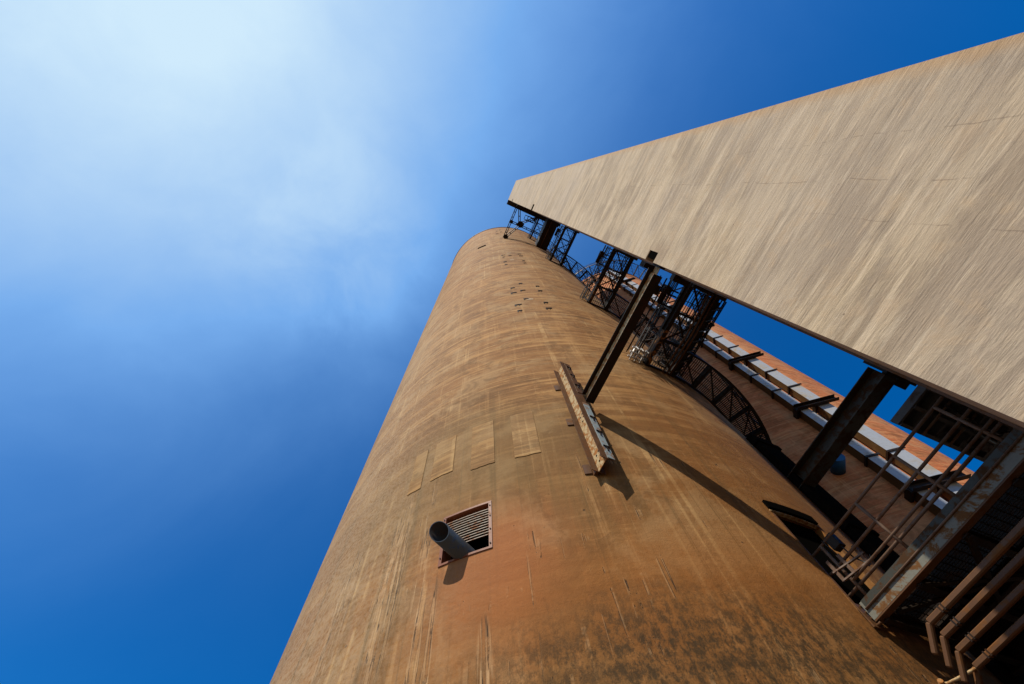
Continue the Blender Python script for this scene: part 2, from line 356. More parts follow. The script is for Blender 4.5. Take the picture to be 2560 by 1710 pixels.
# ------------------------------------------------------------------ silos
def silo_shell(c, holes, mat, parent, top=TOP, th=.32):
    azs = set(); d = -180.0
    while d < 180: azs.add(round(d, 3)); d += 1.5
    for h in holes: azs.discard(None); azs |= {h[0], h[1]}
    azs = sorted(a for a in azs if a < 180 and not any(0 < abs(a - e) < .35 for h in holes for e in h[:2]))
    zs = {GZ, top}
    for h in holes: zs |= {h[2], h[3]}
    z = 0.0
    while z < top - 1: zs.add(z); z += 4.0
    zs = sorted(zs)
    m = MB(); bm = m.bm; uv = bm.loops.layers.uv.new('UVMap')
    def uvq(pts, uvs, smooth):
        if not smooth: pts = [bm.verts.new(p.co) for p in pts]
        f = bm.faces.new(pts); f.smooth = smooth
        for l, q in zip(f.loops, uvs): l[uv].uv = q
    V0 = {}; V1 = {}
    for i, a in enumerate(azs):
        for j, z in enumerate(zs):
            V0[i, j] = bm.verts.new(P(c, a, RAD, z)); V1[i, j] = bm.verts.new(P(c, a, RAD - th, z))
    n = len(azs)
    def inside(a, z):
        return any(h[0] <= a <= h[1] and h[2] <= z <= h[3] for h in holes)
    open_ = {}
    for i in range(n):
        i2 = (i + 1) % n; a, b = azs[i], azs[i2] if i2 else azs[0] + 360
        for j in range(len(zs) - 1):
            hole = inside((a + b) / 2, (zs[j] + zs[j+1]) / 2); open_[i, j] = hole
            if hole: continue
            U0, U1 = R_(a) * RAD, R_(b) * RAD; q = [(U0, zs[j]), (U1, zs[j]), (U1, zs[j+1]), (U0, zs[j+1])]
            uvq((V0[i,j], V0[i2,j], V0[i2,j+1], V0[i,j+1]), q, True)
            uvq((V1[i,j+1], V1[i2,j+1], V1[i2,j], V1[i,j]), [q[3], q[2], q[1], q[0]], True)
    for (i, j), hole in open_.items():
        if not hole: continue
        i2 = (i + 1) % n
        z0, z1, u0, u1 = zs[j], zs[j+1], R_(azs[i]) * RAD, R_(azs[i2]) * RAD
        if not open_[(i-1) % n, j]: uvq((V0[i,j], V0[i,j+1], V1[i,j+1], V1[i,j]), [(u0,z0),(u0,z1),(u0+th,z1),(u0+th,z0)], False)
        if not open_[i2, j]: uvq((V0[i2,j+1], V0[i2,j], V1[i2,j], V1[i2,j+1]), [(u1,z1),(u1,z0),(u1+th,z0),(u1+th,z1)], False)
        if not open_.get((i, j-1), True): uvq((V0[i2,j], V0[i,j], V1[i,j], V1[i2,j]), [(u1,z0),(u0,z0),(u0,z0+th),(u1,z0+th)], False)
        if not open_.get((i, j+1), True): uvq((V0[i,j+1], V0[i2,j+1], V1[i2,j+1], V1[i,j+1]), [(u0,z1),(u1,z1),(u1,z1+th),(u0,z1+th)], False)
    o = m.build('wall', mat, parent, keep=True)
    return o

silo = empty('concrete_silo', (C1.x, C1.y, GZ), 'tall round tan-brown concrete silo with a louvred vent, nearest and filling the centre', 'silo', 'round concrete silos')
VENT = (-139.1, -132.3, 5.21, 6.25); DOOR = (-94.7, -86.7, 3.82, 5.80)
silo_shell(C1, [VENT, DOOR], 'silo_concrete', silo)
k = MB(); k.arc(C1, -180, 180, RAD + .003, RAD + .05, TOP - .25, TOP + .02); k.build('rim', 'dark_steel', silo)
k = MB()
for i in range(120):
    a0, a1 = i * 3, i * 3 + 3
    k.bm.faces.new([k.bm.verts.new(P(C1, a, r, TOP + .02)) for a, r in ((a0, 0.01), (a0, RAD), (a1, RAD), (a1, .01))])
k.build('roof', 'dark_steel', silo)

def pad(a0, a1, z0, z1, t_, name, mat, parent, jitter=0):
    """thin curved plate lying on the near silo's wall"""
    m = MB(); bm = m.bm; uv = bm.loops.layers.uv.new('UVMap'); n = max(2, int(abs(a1 - a0) / .5)); ring = []
    for i in range(n + 1):
        a = a0 + (a1 - a0) * i / n
        j0 = random.uniform(-jitter, jitter); j1 = random.uniform(-jitter, jitter)
        ring.append([(a, r, z) for r, z in ((RAD - .02, z0 + j0), (RAD + t_, z0 + j0), (RAD + t_, z1 + j1), (RAD - .02, z1 + j1))])
    rv = [[bm.verts.new(P(C1, a, r, z)) for a, r, z in q] for q in ring]
    for q0, q1, v0, v1 in zip(ring, ring[1:], rv, rv[1:]):
        for kk in range(4):
            k2 = (kk + 1) % 4; f = bm.faces.new((v0[kk], v0[k2], v1[k2], v1[kk])); f.smooth = False
            for l, q in zip(f.loops, (q0[kk], q0[k2], q1[k2], q1[kk])): l[uv].uv = (R_(q[0]) * RAD + 13 + (q[1] - RAD), q[2] + 3)
    bm.faces.new(rv[0][::-1]); bm.faces.new(rv[-1])
    return m.build(name, mat, parent)
metal('patch_mortar', (.215, .135, .065), (.255, .145, .062), .45, .62, .9, 2.2)
metal('patch_pale', (.42, .29, .17), (.34, .19, .09), .5, .62, .9, 3)
for a0, a1, z0, z1 in ((-147.2, -144.6, 7.55, 8.95), (-142.8, -138.7, 7.6, 8.98), (-135.5, -131.5, 7.36, 9.0), (-128.3, -124.2, 7.3, 8.98)):
    pad(a0, a1, z0, z1, .012, 'repair_patch', 'patch_concrete', silo, .012)
# small cast-in anchor recesses (dark pocket with a pale lip)
for a, z in [(-121.3,34.1),(-117.4,33.5),(-121.4,33.1),(-111.5,34.2),(-111.0,33.2),(-121.3,30.8),(-111.2,30.8),(-121.3,29.6),(-111.1,29.8),(-117.6,23.0),(-121.3,22.1),(-111.2,22.2),(-117.7,21.3),(-121.4,21.0),(-111.1,21.1),(-117.7,19.5),(-121.0,18.6),(-111.4,18.7),(-121.1,17.6),(-111.4,17.7),(-121.2,54.9),(-117.7,55.9),(-121.3,51.5),(-117.3,53.3)]:
    wd = random.uniform(.8, 1.5); m = MB()
    m.arc(C1, a - wd, a + wd * .7, RAD - .02, RAD + .035, z + .05, z + .10, 1)
    m.arc(C1, a - wd, a - wd * .55, RAD - .02, RAD + .015, z - .10, z + .05, 1)
    if random.random() < .5: m.arc(C1, a, a + .3, RAD - .02, RAD + .015, z - .10, z + .05, 1)
    m.build('anchor_cleat', 'dark_steel', silo)
for a, z in [(-117.9, 35.0), (-117.4, 31.5), (-116.6, 19.5)]:
    pad(a - 1.2, a + 1.2, z - .15, z + .12, .01, 'anchor_patch', 'patch_pale', silo)
pad(-138.8, -132.2, 42.95, 43.75, .02, 'slot_shade', 'void_black', silo)  # black pad on the wall, standing in for a slot's dark inside
# vent: frame and louvre slats set in the wall opening
def vent():
    a0, a1, z0, z1 = VENT; fr = MB(); w_ = .30; r0, r1 = RAD - .10, RAD + .018
    fr.arc(C1, a0 - .12, a1 + .12, r0, r1, z1 - .032, z1 + .008, .8); fr.arc(C1, a0 - .12, a1 + .12, r0, r1, z0 - .008, z0 + .030, .8)
    fr.arc(C1, a0 - .12, a0 + w_, r0, r1 - .002, z0 + .030, z1 - .032, .8); fr.arc(C1, a1 - w_, a1 + .12, r0, r1 - .002, z0 + .030, z1 - .032, .8)
    f = fr.build('vent_frame', 'red_frame', silo)
    nsl = 11
    for i in range(nsl):
        z = z1 - .135 - i * .058
        s_ = MB(); n = 6
        for j in range(n):
            b0 = a0 + w_ + (a1 - a0 - 2*w_) * j / n; b1 = a0 + w_ + (a1 - a0 - 2*w_) * (j+1) / n
            A, B, Cc, Dd = P(C1, b0, RAD - .02, z - .006), P(C1, b1, RAD - .02, z - .006), P(C1, b1, RAD - .065, z + .026), P(C1, b0, RAD - .065, z + .026)
            s_.quad([A, B, Cc, Dd]); e = Vector((0, 0, .012))
            s_.quad([A + e, Dd + e, Cc + e, B + e]); s_.quad([A, A + e, B + e, B])
        s_.build('slat', 'slat_steel', f)
vent()
for a_, z_ in [(VENT[0] + .1, z) for z in (5.35, 5.65, 5.95, 6.18)] + [(VENT[1] - .1, z) for z in (5.30, 5.6, 5.9, 6.15)]:
    m = MB(); m.tube([P(C1, a_, RAD + .015, z_), P(C1, a_, RAD + .032, z_)], .012, 6); m.build('bolt', 'dark_steel', bpy.data.objects['vent_frame'])
# black box behind the vent, standing in for the unlit interior
m = MB(); m.box((-.55, -.01, -.8), (.55, .6, .8)); pl = m.build('vent_back', 'void_black', silo)
ctr = P(C1, -135.7, RAD - .95, 5.73); pl.matrix_basis = Matrix.Translation(ctr) @ Matrix.Rotation(R_(-135.7 + 90), 4, 'Z')
# door opening: black box imitating the unlit inside, then the trim
m = MB(); m.box((-.62, -.01, -1.2), (.62, .5, 1.2)); db = m.build('door_back', 'void_black', silo)
db.matrix_basis = Matrix.Translation(P(C1, -90.7, RAD - .13, 4.85)) @ Matrix.Rotation(R_(-90.7 + 90), 4, 'Z')
m = MB(); m.arc(C1, DOOR[0] - .1, DOOR[1] + .1, RAD - .02, RAD + .045, 5.81, 5.99, 1); m.build('door_head', 'void_black', silo)
m = MB(); m.arc(C1, DOOR[0] - .1, DOOR[1] + .1, RAD - .05, RAD + .012, 5.755, 5.785, 1); m.arc(C1, DOOR[0], DOOR[1], RAD - .2, RAD - .17, 5.55, 5.58, 1)
m.build('door_lintel', 'rust_steel', silo)
m = MB(); m.arc(C1, DOOR[0] - .05, DOOR[0] + .15, RAD - .2, RAD + .012, 3.82, 5.70, 1); m.build('door_jamb', 'brown_steel', silo)

rear = empty('concrete_silo', (C2.x, C2.y, GZ), 'second round reddish-orange concrete silo farther off behind the walkways, carrying two pale ducts', 'silo', 'round concrete silos')
silo_shell(C2, [], 'rear_silo_concrete', rear)
k = MB()
for i in range(120):
    a0, a1 = i * 3, i * 3 + 3
    k.bm.faces.new([k.bm.verts.new(P(C2, a, r, TOP + .02)) for a, r in ((a0, 0.01), (a0, RAD), (a1, RAD), (a1, .01))])
k.build('roof', 'dark_steel', rear)
m = MB(); q0, q1 = Vector((18.3, 4.55, 14.9)), Vector((17.7, 3.85, 14.9)); m.tube([q0, q1], .28, 16)
tag(m.build('blue_pipe_stub', 'stub_blue'), 'short blue pipe stub poking from the shaded rear silo wall', 'pipe')

# ------------------------------------------------------------------ exhaust pipe in the vent
m = MB(); base = Vector((2.06, 5.18, 5.27)); tip = Vector((1.27, 4.90, 5.45)); d = (tip - base).normalized()
sd = d.cross(Vector((0, 0, 1))).normalized(); u = sd.cross(d); n = 28; rings = []
cutn = Vector((-.70, -.66, -.34)).normalized()
for rr in (.150, .141):
    a_, b_ = [], []
    for k in range(n):
        o_ = (sd * math.cos(2*math.pi*k/n) + u * math.sin(2*math.pi*k/n)) * rr
        a_.append(m.bm.verts.new(base + o_)); tt = (tip - (base + o_)).dot(cutn) / d.dot(cutn)
        b_.append(m.bm.verts.new(base + o_ + d * tt))
    rings.append((a_, b_))
for k in range(n):
    k2 = (k+1) % n
    f = m.bm.faces.new((rings[0][0][k], rings[0][0][k2], rings[0][1][k2], rings[0][1][k])); f.smooth = True
    f = m.bm.faces.new((rings[1][0][k2], rings[1][0][k], rings[1][1][k], rings[1][1][k2])); f.smooth = True; f.material_index = 1
    m.bm.faces.new((rings[0][1][k], rings[0][1][k2], rings[1][1][k2], rings[1][1][k]))
m.bm.faces.new(rings[1][0]).material_index = 1
tag(m.build('exhaust_pipe', ['pipe_steel', 'dark_steel'], keep=True), 'short blue-grey steel pipe with slanted mouth sticking out of the louvred vent', 'pipe')

# ------------------------------------------------------------------ wall bracket and strut beams
br = empty('wall_bracket', (3.62, 3.5, 6.35), 'upright rusty I-section bracket bolted to the near silo wall, holding the lower strut', 'bracket')
z0, z1 = 6.33, 10.75; bx = 3.62; fy0, fy1 = 3.20, 3.51
m = MB(); m.box((bx - .007, fy0 + .014, z0 + .004), (bx + .007, fy1 - .014, z1 - .004)); web = m.build('web', 'rust_steel', br)
m = MB(); m.box((bx - .15, fy1 - .013, z0), (bx + .14, fy1, z1)); m.build('flange', 'brown_steel', br)
m = MB(); m.box((bx - .11, fy0, z0), (bx + .14, fy0 + .013, z1)); m.build('flange', 'brown_steel', br)
# bolt holes in the web
for zc in (10.15, 8.02, 6.62):
    for dy, dz in ((-.04, .09), (.045, .06), (-.05, -.04), (.03, -.12)):
        m = MB(); m.tube([(bx - .010, 3.355 + dy, zc + dz), (bx + .004, 3.355 + dy, zc + dz)], .021, 10); m.build('bolt_hole', 'void_black', web)
# light painted face plates on the outer flange; thin raised boxes stand in for dark slots
for za, zb, mt in ((6.36, 8.45, 'blue_paint'), (8.95, 10.7, 'brown_steel')):
    m = MB(); m.box((bx + .02, fy0 - .012, za), (bx + .165, fy0 - .001, zb)); m.build('face_plate', mt, br)
for z in (6.72, 7.24, 7.80, 9.35, 9.95, 10.45):
    m = MB(); m.box((bx + .03, fy0 - .035, z), (bx + .16, fy0 - .0125, z + .02)); m.box((bx + .085, fy0 - .035, z - .13), (bx + .105, fy0 - .0125, z)); m.build('slot_box', 'dark_steel', br)
for z in (6.55, 8.25, 9.98):
    m = MB(); m.arc(C1, -118.9, -117.9, RAD - .02, RAD + .025, z - .13, z + .13, .5); m.build('anchor_plate', 'brown_steel', br)
m = MB(); m.box((bx - .03, 3.514, z0 + .05), (bx + .03, 3.66, z1 - .1)); m.build('packing', 'brown_steel', br)

SX = 3.85
m = MB(); m.box((SX - .10, .10, 8.58), (SX + .10, 3.195, 8.598)); m.box((SX - .10, .04, 8.962), (SX + .10, 3.195, 8.98))
s1 = m.build('strut_beam', 'dark_steel')
tag(s1, 'rusty dark steel I-beam strut between the upright bracket and the notch in the concrete tower', 'steel beam', 'strut beams from silo to tower')
m = MB(); m.box((SX - .009, .10, 8.598), (SX + .009, 3.19, 8.962)); m.build('web', 'rust_steel', s1)
m = MB(); m.box((3.853, -.04, 8.69), (3.867, .21, 8.93)); m.box((3.84, .16, 8.66), (3.88, .42, 8.70)); tagp = m.build('end_plate', 'rust_steel', s1)
m = MB(); m.box((3.80, -.083, 8.60), (3.92, -.04, 9.0)); m.build('fixing_plate', 'dark_steel', s1)

m = MB(); m.ibeam((9.0, 3.4, 7.9), (9.0, .0, 7.9), .34, .42, .02, .024)
s2 = tag(m.build('strut_beam', 'worn_steel'), 'heavy grey-brown steel I-beam strut crossing the lower gap beside the handrails', 'steel beam', 'strut beams from silo to tower')
m = MB(); m.box((8.75, -.083, 7.62), (9.55, -.03, 8.2)); m.box((9.2, -.03, 7.7), (9.5, .12, 7.78)); m.box((9.2, -.03, 8.0), (9.5, .10, 8.1)); m.build('seat_bracket', 'dark_steel', s2)

vc = MB(); vc.box((8.85, 2.84, GZ), (9.55, 3.22, 9.8)); vc.box((8.80, 2.80, 9.4), (9.60, 3.18, 9.55)); vc.box((8.80, 2.80, 6.4), (9.60, 3.2, 6.52))
tag(vc.build('riser_casing', 'black_steel'), 'tall black steel casing standing against the near silo, under the lowest curved walkway', 'duct')
# ------------------------------------------------------------------ concrete tower
tw = empty('concrete_tower', (FX, LY, GZ), 'flat pale beige concrete tower wall with horizontal drag marks filling the upper right', 'tower')
m = MB(); bm = m.bm; NY0, NZ0, NZ1, NX = -.29, 8.42, 8.86, 4.4
# front face with the beam pocket notched out of its corner
def fq(*v): m.quad(v)
ys = [LY, NY0, CY]; zs = [GZ, NZ0, NZ1, TZ]
for i in range(2):
    for j in range(3):
        if i == 1 and j == 1: continue
        fq((FX, ys[i], zs[j]), (FX, ys[i], zs[j+1]), (FX, ys[i+1], zs[j+1]), (FX, ys[i+1], zs[j]))
xs = [FX, NX, BX]
for i in range(2):
    for j in range(3):
        if i == 0 and j == 1: continue
        fq((xs[i], CY, zs[j]), (xs[i], CY, zs[j+1]), (xs[i+1], CY, zs[j+1]), (xs[i+1], CY, zs[j]))
fq((NX, NY0, NZ0), (NX, NY0, NZ1), (NX, CY, NZ1), (NX, CY, NZ0)); fq((FX, NY0, NZ0), (NX, NY0, NZ0), (NX, NY0, NZ1), (FX, NY0, NZ1))
fq((FX, NY0, NZ0), (FX, CY, NZ0), (NX, CY, NZ0), (NX, NY0, NZ0)); fq((FX, NY0, NZ1), (NX, NY0, NZ1), (NX, CY, NZ1), (FX, CY, NZ1))
fq((BX, LY, GZ), (BX, CY, GZ), (BX, CY, TZ), (BX, LY, TZ)); fq((FX, LY, GZ), (BX, LY, GZ), (BX, LY, TZ), (FX, LY, TZ)); fq((FX, LY, TZ), (BX, LY, TZ), (BX, CY, TZ), (FX, CY, TZ))
bmesh.ops.remove_doubles(bm, verts=bm.verts, dist=1e-4)
m.build('wall', 'tower_concrete', tw)
m = MB(); m.box((FX + .02, NY0 + .003, NZ0 + .05), (NX - .01, -.14, NZ1 - .004)); m.build('pocket_shade', 'void_black', tw)  # black block in the notch, imitating the shade inside it
m = MB(); m.box((BX - .2, LY + .4, GZ), (11.6, CY - .003, 9.0)); m.build('annex_wall', 'tower_concrete', tw)
m = MB()
m.chan((5.6, CY + .002, GZ + 4), (5.6, CY + .002, 63), .03, .28, .01, (1, 0, 0)); m.build('corner_channel', 'brown_steel', tw)
m = MB(); m.box((3.55, CY + .001, 45.7), (8.4, .20, 47.2)); m.build('corner_cladding', 'dark_steel', tw)

# ------------------------------------------------------------------ access bridges between silo and tower
X0, X1 = 6.62, 7.68; YS, YT = 2.80, -.08
def grating(x0, x1, y0, y1, z, pitch, mat, parent, cross=.6, th=.03, wd=.012):
    m = MB(); x = x0 + pitch / 2
    while x < x1: m.box((x - wd/2, y0, z), (x + wd/2, y1, z + th)); x += pitch
    y = y0 + cross / 2
    while y < y1: m.box((x0, y - .012, z + .004), (x1, y + .012, z + th - .004)); y += cross
    return m.build('deck_grating', mat, parent)
def handrail(x, y0, y1, z, parent, nposts=4, r=.024, mat='dark_steel', lift=(1.0, .55)):
    hr = MB()
    hr.tube([(x, y0, z + lift[0]), (x, y1, z + lift[0])], r, 8); hr = hr.build('handrail', mat, parent)
    m = MB(); m.tube([(x, y0, z + lift[1]), (x, y1, z + lift[1])], r * .9, 8); m.build('mid_rail', mat, hr)
    m = MB(); m.box((x - .005, y0, z + .02), (x + .005, y1, z + .15)); m.build('toe_board', mat, hr)
    for i in range(nposts):
        y = y0 + .08 + (y1 - y0 - .16) * i / (nposts - 1); m = MB(); m.bar((x, y, z), (x, y, z + lift[0]), .045, .045); m.build('post', mat, hr)
    return hr
def bridge(z, label, x0=X0, x1=X1, rail=True, pitch=.11, depth=.26, extra=None):
    b_ = empty('access_bridge', ((x0 + x1) / 2, 1.36, z), label, 'footbridge', 'access bridges between near silo and tower')
    ys_ = YS + .02 + .0
    for x in (x0 + .06, x1 - .06):
        m = MB(); m.ibeam((x, YS + .04, z + depth/2), (x, YT, z + depth/2), .13, depth, .012, .014); m.build('side_beam', 'dark_steel', b_)
        if x < x0 + .1 and z < 25:
            m = MB(); m.box((x - .078, 1.55, z - .006), (x - .07, 2.72, z + depth - .05)); m.box((x - .066, 1.5, z - .008), (x + .066, 2.72, z - .002)); m.build('side_plate', 'beam_steel', b_)
    grating(x0 + .12, x1 - .12, YT + .05, YS, z + depth - .02, pitch, 'dark_steel', b_, .35, .03, .014)
    n = 3; L = (YS - YT) / n
    for i in range(n + 1):
        y = YT + .04 + (YS - YT - .08) * i / n; m = MB(); m.bar((x0 + .13, y, z + .10), (x1 - .13, y, z + .10), .07, .12); m.build('cross_beam', 'dark_steel', b_)
    for i in range(n):
        y0, y1 = YT + .08 + L * i * .98, YT + L * (i + 1) * .98
        for s_ in ((0, 1) if i % 2 else (1,)):
            m = MB(); xa, xb = (x0 + .13, x1 - .13) if s_ else (x1 - .13, x0 + .13)
            m.bar((xa, y0, z + .035 + .015 * s_), (xb, y1, z + .035 + .015 * s_), .06, .010); m.build('brace', 'dark_steel', b_)
    m = MB(); m.box((x0 + .02, YT, z - .12), (x1 + .12, YT + .12, z - .005)); m.build('bearing', 'dark_steel', b_)
    if rail:
        handrail(x0 + .02, YT + .05, YS, z + depth, b_); handrail(x1 - .02, YT + .05, YS, z + depth, b_)
    return b_
b1 = bridge(12.4, 'lowest and largest dark grated footbridge, with rust-streaked near beam and cable coils below', pitch=.085)
b2 = bridge(20.4, 'second dark grated footbridge up from the lowest, just left of the long strut', pitch=.10)
b3 = bridge(33.8, 'third dark footbridge up, just below the solid box-like bridge', pitch=.12)
b4 = bridge(42.9, 'solid dark box-like enclosed bridge between silo and tower near the top', rail=False)
m = MB(); m.box((6.70, -.05, 42.86), (7.60, 2.76, 42.90)); m.box((6.70, -.05, 43.17), (6.74, 2.76, 45.2)); m.box((7.56, -.05, 43.17), (7.60, 2.76, 45.2)); m.box((6.70, -.05, 45.21), (7.60, 2.76, 45.25)); m.build('cladding', 'dark_steel', b4)
m = MB(); m.tube([(7.0, 2.7, 42.84), (7.0, .0, 42.84)], .03, 6); m.build('conduit', 'brown_steel', b4)
b5 = bridge(49.8, 'topmost slender dark footbridge reaching the silo just under its rim')
for bb, zz, xs_ in ((b1, 12.4, (6.28, 6.40, 6.52)), (b2, 20.4, (6.30, 6.42, 6.52)), (b3, 33.8, (6.34, 6.46)), (b5, 49.8, (6.4, 6.5))):
    tray = MB()
    for x in xs_[:2]: tray.box((x - .008, -.02, zz + .5), (x + .008, 2.85, zz + .58))
    y = .1
    while y < 2.8: tray.box((xs_[0], y, zz + .51), (xs_[1], y + .02, zz + .53)); y += .3
    tray = tray.build('cable_tray', 'dark_steel', bb)
    for i, x in enumerate(xs_):
        m = MB(); pts = [(x, 2.78, zz + .62 + .05 * i), (x + .02, 1.6, zz + .58 + .05 * i), (x - .01, .5, zz + .60 + .04 * i), (x, -.02, zz + .64)]; m.tube(pts, .018, 6); m.build('cable', 'cable_black', tray)
    m = MB()
    for yy in (.35, .5, .85): m.box((xs_[0] - .14, yy, zz + .44), (xs_[-1] + .12, yy + .05, zz + .504))
    m.box((xs_[0] - .12, .3, zz + .40), (xs_[0] + .06, .56, zz + .62)); m.box((xs_[0] - .14, .35, zz + .50), (xs_[0] + .05, .90, zz + .512)); m.build('tray_bracket', 'dark_steel', tray)
# extra services on the lowest bridge
m = MB(); m.box((7.74, .12, 12.6), (7.86, 2.75, 13.2)); m.build('side_duct', 'dark_steel', b1)
m = MB()
for i, (x, zz) in enumerate(((7.2, 12.3), (7.32, 12.26), (7.46, 12.30))): m.tube([(x, 2.75, zz), (x + .03, 1.4, zz - .05), (x, -.02, zz)], .03, 6)
m.build('conduit', 'brown_steel', b1)
for (xx, yy, r_, zz) in ((6.95, 2.45, .26, 12.34), (7.2, 2.38, .22, 12.31), (7.05, 2.5, .18, 12.27)):
    m = MB(); pts = [(xx + r_ * math.cos(2*math.pi*k/20), yy + r_ * .5 * math.sin(2*math.pi*k/20), zz + .03 * math.sin(k * 1.3)) for k in range(21)]
    m.tube(pts, .02, 6); m.build('cable_coil', 'galv_steel' if xx < 7 else 'cable_black', b1)
m = MB()
for x in (6.10, 6.28, 6.46): m.box((x, 2.35, 12.52), (x + .03, 2.83, 12.56)); m.box((x, 2.35, 12.30), (x + .025, 2.38, 12.54))
for y in (2.42, 2.58, 2.74): m.tube([(6.02, y, 12.58), (6.58, y, 12.58)], .026, 8)
m.tube([(6.14, 2.78, 12.64), (6.2, 2.5, 12.72), (6.32, 2.42, 12.66), (6.5, 2.5, 12.6)], .04, 8); m.build('tray_support', 'galv_steel', b1)
for x, zz in ((5.98, 13.15), (6.12, 13.0), (6.3, 13.35)):
    m = MB(); m.tube([(x, 2.74, zz), (x, .12, zz)], .019, 6); m.build('conduit', 'dark_steel', b1)
m = MB()
for y in (.55, .62, 1.55): m.box((5.86, y, 13.06), (6.6, y + .025, 13.1))
m.box((5.9, .42, 13.0), (6.1, .72, 13.2)); m.box((5.86, .56, 13.07), (5.89, 1.57, 13.09)); m.build('tray_bracket', 'dark_steel', b1)
m = MB()
for x in (7.86, 7.98): m.tube([(x, .65, 13.7), (x, -.03, 13.7)], .02, 6); m.tube([(x + .05, 1.6, 12.5), (x + .05, .1, 13.0)], .02, 6)
for y in (.35, .8, 1.3, 1.5): m.box((7.75, y, 13.0), (8.25, y + .04, 13.05))
m.build('service_rack', 'dark_steel', b1)
for k_, (xa, za) in enumerate(((7.95, 12.5), (8.15, 12.9), (8.3, 13.3))):
    m = MB(); m.tube([(xa, 2.7 - .3 * k_, za), (xa + .02, .02, za)], .025, 6)
    for i in range(7): y = .25 + .36 * i; m.bar((xa, y, za), (xa - .42, y + .18, za - .25), .03, .03)
    m.build('hanger_frame', 'dark_steel', b1)
for zz_, bb_ in ((12.4, b1), (20.4, b2), (33.8, b3)):
    m = MB()
    for i in range(6):
        y = .1 + .45 * i; m.bar((X0 + .02, y, zz_ + .26), (X0 + .02, y + .45, zz_ + 1.2), .03, .03); m.bar((X1 - .02, y, zz_ + 1.2), (X1 - .02, y + .45, zz_ + .26), .03, .03)
    m.bar((X0 + .02, .1, zz_ + .27), (X1 - .02, .1, zz_ + .27), .03, .03)
    m.build('rail_lattice', 'dark_steel', bb_)

# ------------------------------------------------------------------ curved walkways round the silos
def ring(c, z, a0, a1, label, w_=.95, depth=.22, gap=.0, mat='dark_steel', bars=.75, rails=True, coarse=1, r_in=.02):
    o = empty('ring_walkway', P(c, (a0 + a1) / 2, RAD + w_ / 2, z), label, 'walkway', 'curved walkways round the silos')
    r0, r1 = RAD + r_in, RAD + w_
    m = MB(); m.arc(c, a0, a1, r1 - .06, r1, z, z + depth, 2); m.build('outer_beam', mat, o)
    m = MB(); m.arc(c, a0, a1, r0, r0 + .07, z + .02, z + depth - .02, 2); m.build('inner_beam', mat, o)
    m = MB(); a = a0
    while a < a1:
        p0, p1 = P(c, a, r0 + .07, z + depth - .03), P(c, a, r1 - .06, z + depth - .03); m.bar(p0, p1, .022, .03); a += bars
    for f in (.28, .52, .76): m.arc(c, a0, a1, r0 + (r1 - r0) * f, r0 + (r1 - r0) * f + .02, z + depth - .028, z + depth - .004, 2)
    m.build('deck_grating', mat, o)
    st = 7.5; a = a0 + .4; prev = None
    while a <= a1:
        m = MB(); m.bar(P(c, a, r0 + .03, z + .07), P(c, a, r1 - .03, z + .07), .09, .14); m.build('radial_beam', mat, o)
        if a + st <= a1:
            m = MB(); m.bar(P(c, a, r1 - .06, z + .03), P(c, a + st, r0 + .06, z + .03), .05, .012); m.build('brace', mat, o)
        a += st
    if rails:
        hr = MB(); hr.arc(c, a0, a1, r1 - .045, r1 - .005, z + depth + 1.0, z + depth + 1.04, 2); hr = hr.build('handrail', mat, o)
        m = MB(); m.arc(c, a0, a1, r1 - .045, r1 - .01, z + depth + .52, z + depth + .555, 2); m.arc(c, a0, a1, r1 - .02, r1 - .012, z + depth + .01, z + depth + .14, 2); m.build('mid_rail', mat, hr)
        a = a0 + .4
        while a <= a1: m = MB(); m.bar(P(c, a, r1 - .03, z + depth), P(c, a, r1 - .03, z + depth + 1.0), .045, .045); m.build('post', mat, hr); a += st
    return o
ring(C1, 12.4, -86.5, 20, 'lowest curved grated walkway hugging the near silo, right of the lowest footbridge', bars=.55)
ring(C1, 20.4, -86.5, 20, 'second curved walkway up on the near silo, partly hidden behind the long strut', bars=.6)
ring(C1, 33.8, -86.5, 20, 'third curved grated walkway up on the near silo, bright sky seen through its deck', bars=.9)
ring(C1, 49.8, -86.5, 20, 'topmost curved walkway on the near silo just below its rim', bars=1.2)
ring(C2, 59.0, -175, -60, 'railed walkway round the top rim of the rear silo', w_=1.6, bars=1.5)

# ------------------------------------------------------------------ bracing truss and edge beam near the top
tr = empty('bracing_truss', (3.57, 3.5, 46), 'dark steel bracing truss with big gusset plates at the silo top, leftmost of the crossings', 'truss')
def dbl(a, b, name='chord', w_=.24):
    a, b = Vector(a), Vector(b); sd = (b - a).normalized().cross(Vector((0, 0, 1))).normalized(); m = MB()
    m.bar(a + sd * (w_/2 - .035), b + sd * (w_/2 - .035), .07, .18); m.bar(a - sd * (w_/2 - .035), b - sd * (w_/2 - .035), .07, .18)
    n = int((b - a).length / .5)
    for i in range(n + 1):
        c_ = a + (b - a) * (i / max(n, 1)); m.bar(c_ - sd * w_ * .35, c_ + sd * w_ * .35, .08, .10, (0, 0, 1))
    return m.build(name, 'dark_steel', tr)
dbl((3.62, 3.45, 46), (3.62, .20, 46)); dbl((3.75, 3.40, 46), (4.62, 1.70, 46), 'diagonal'); dbl((4.62, 1.5, 46), (6.05, .25, 46), 'diagonal')
dbl((3.70, 1.75, 46.02), (7.1, 1.75, 46.02)); dbl((4.50, 1.55, 46.04), (3.95, .30, 46.04), 'diagonal')
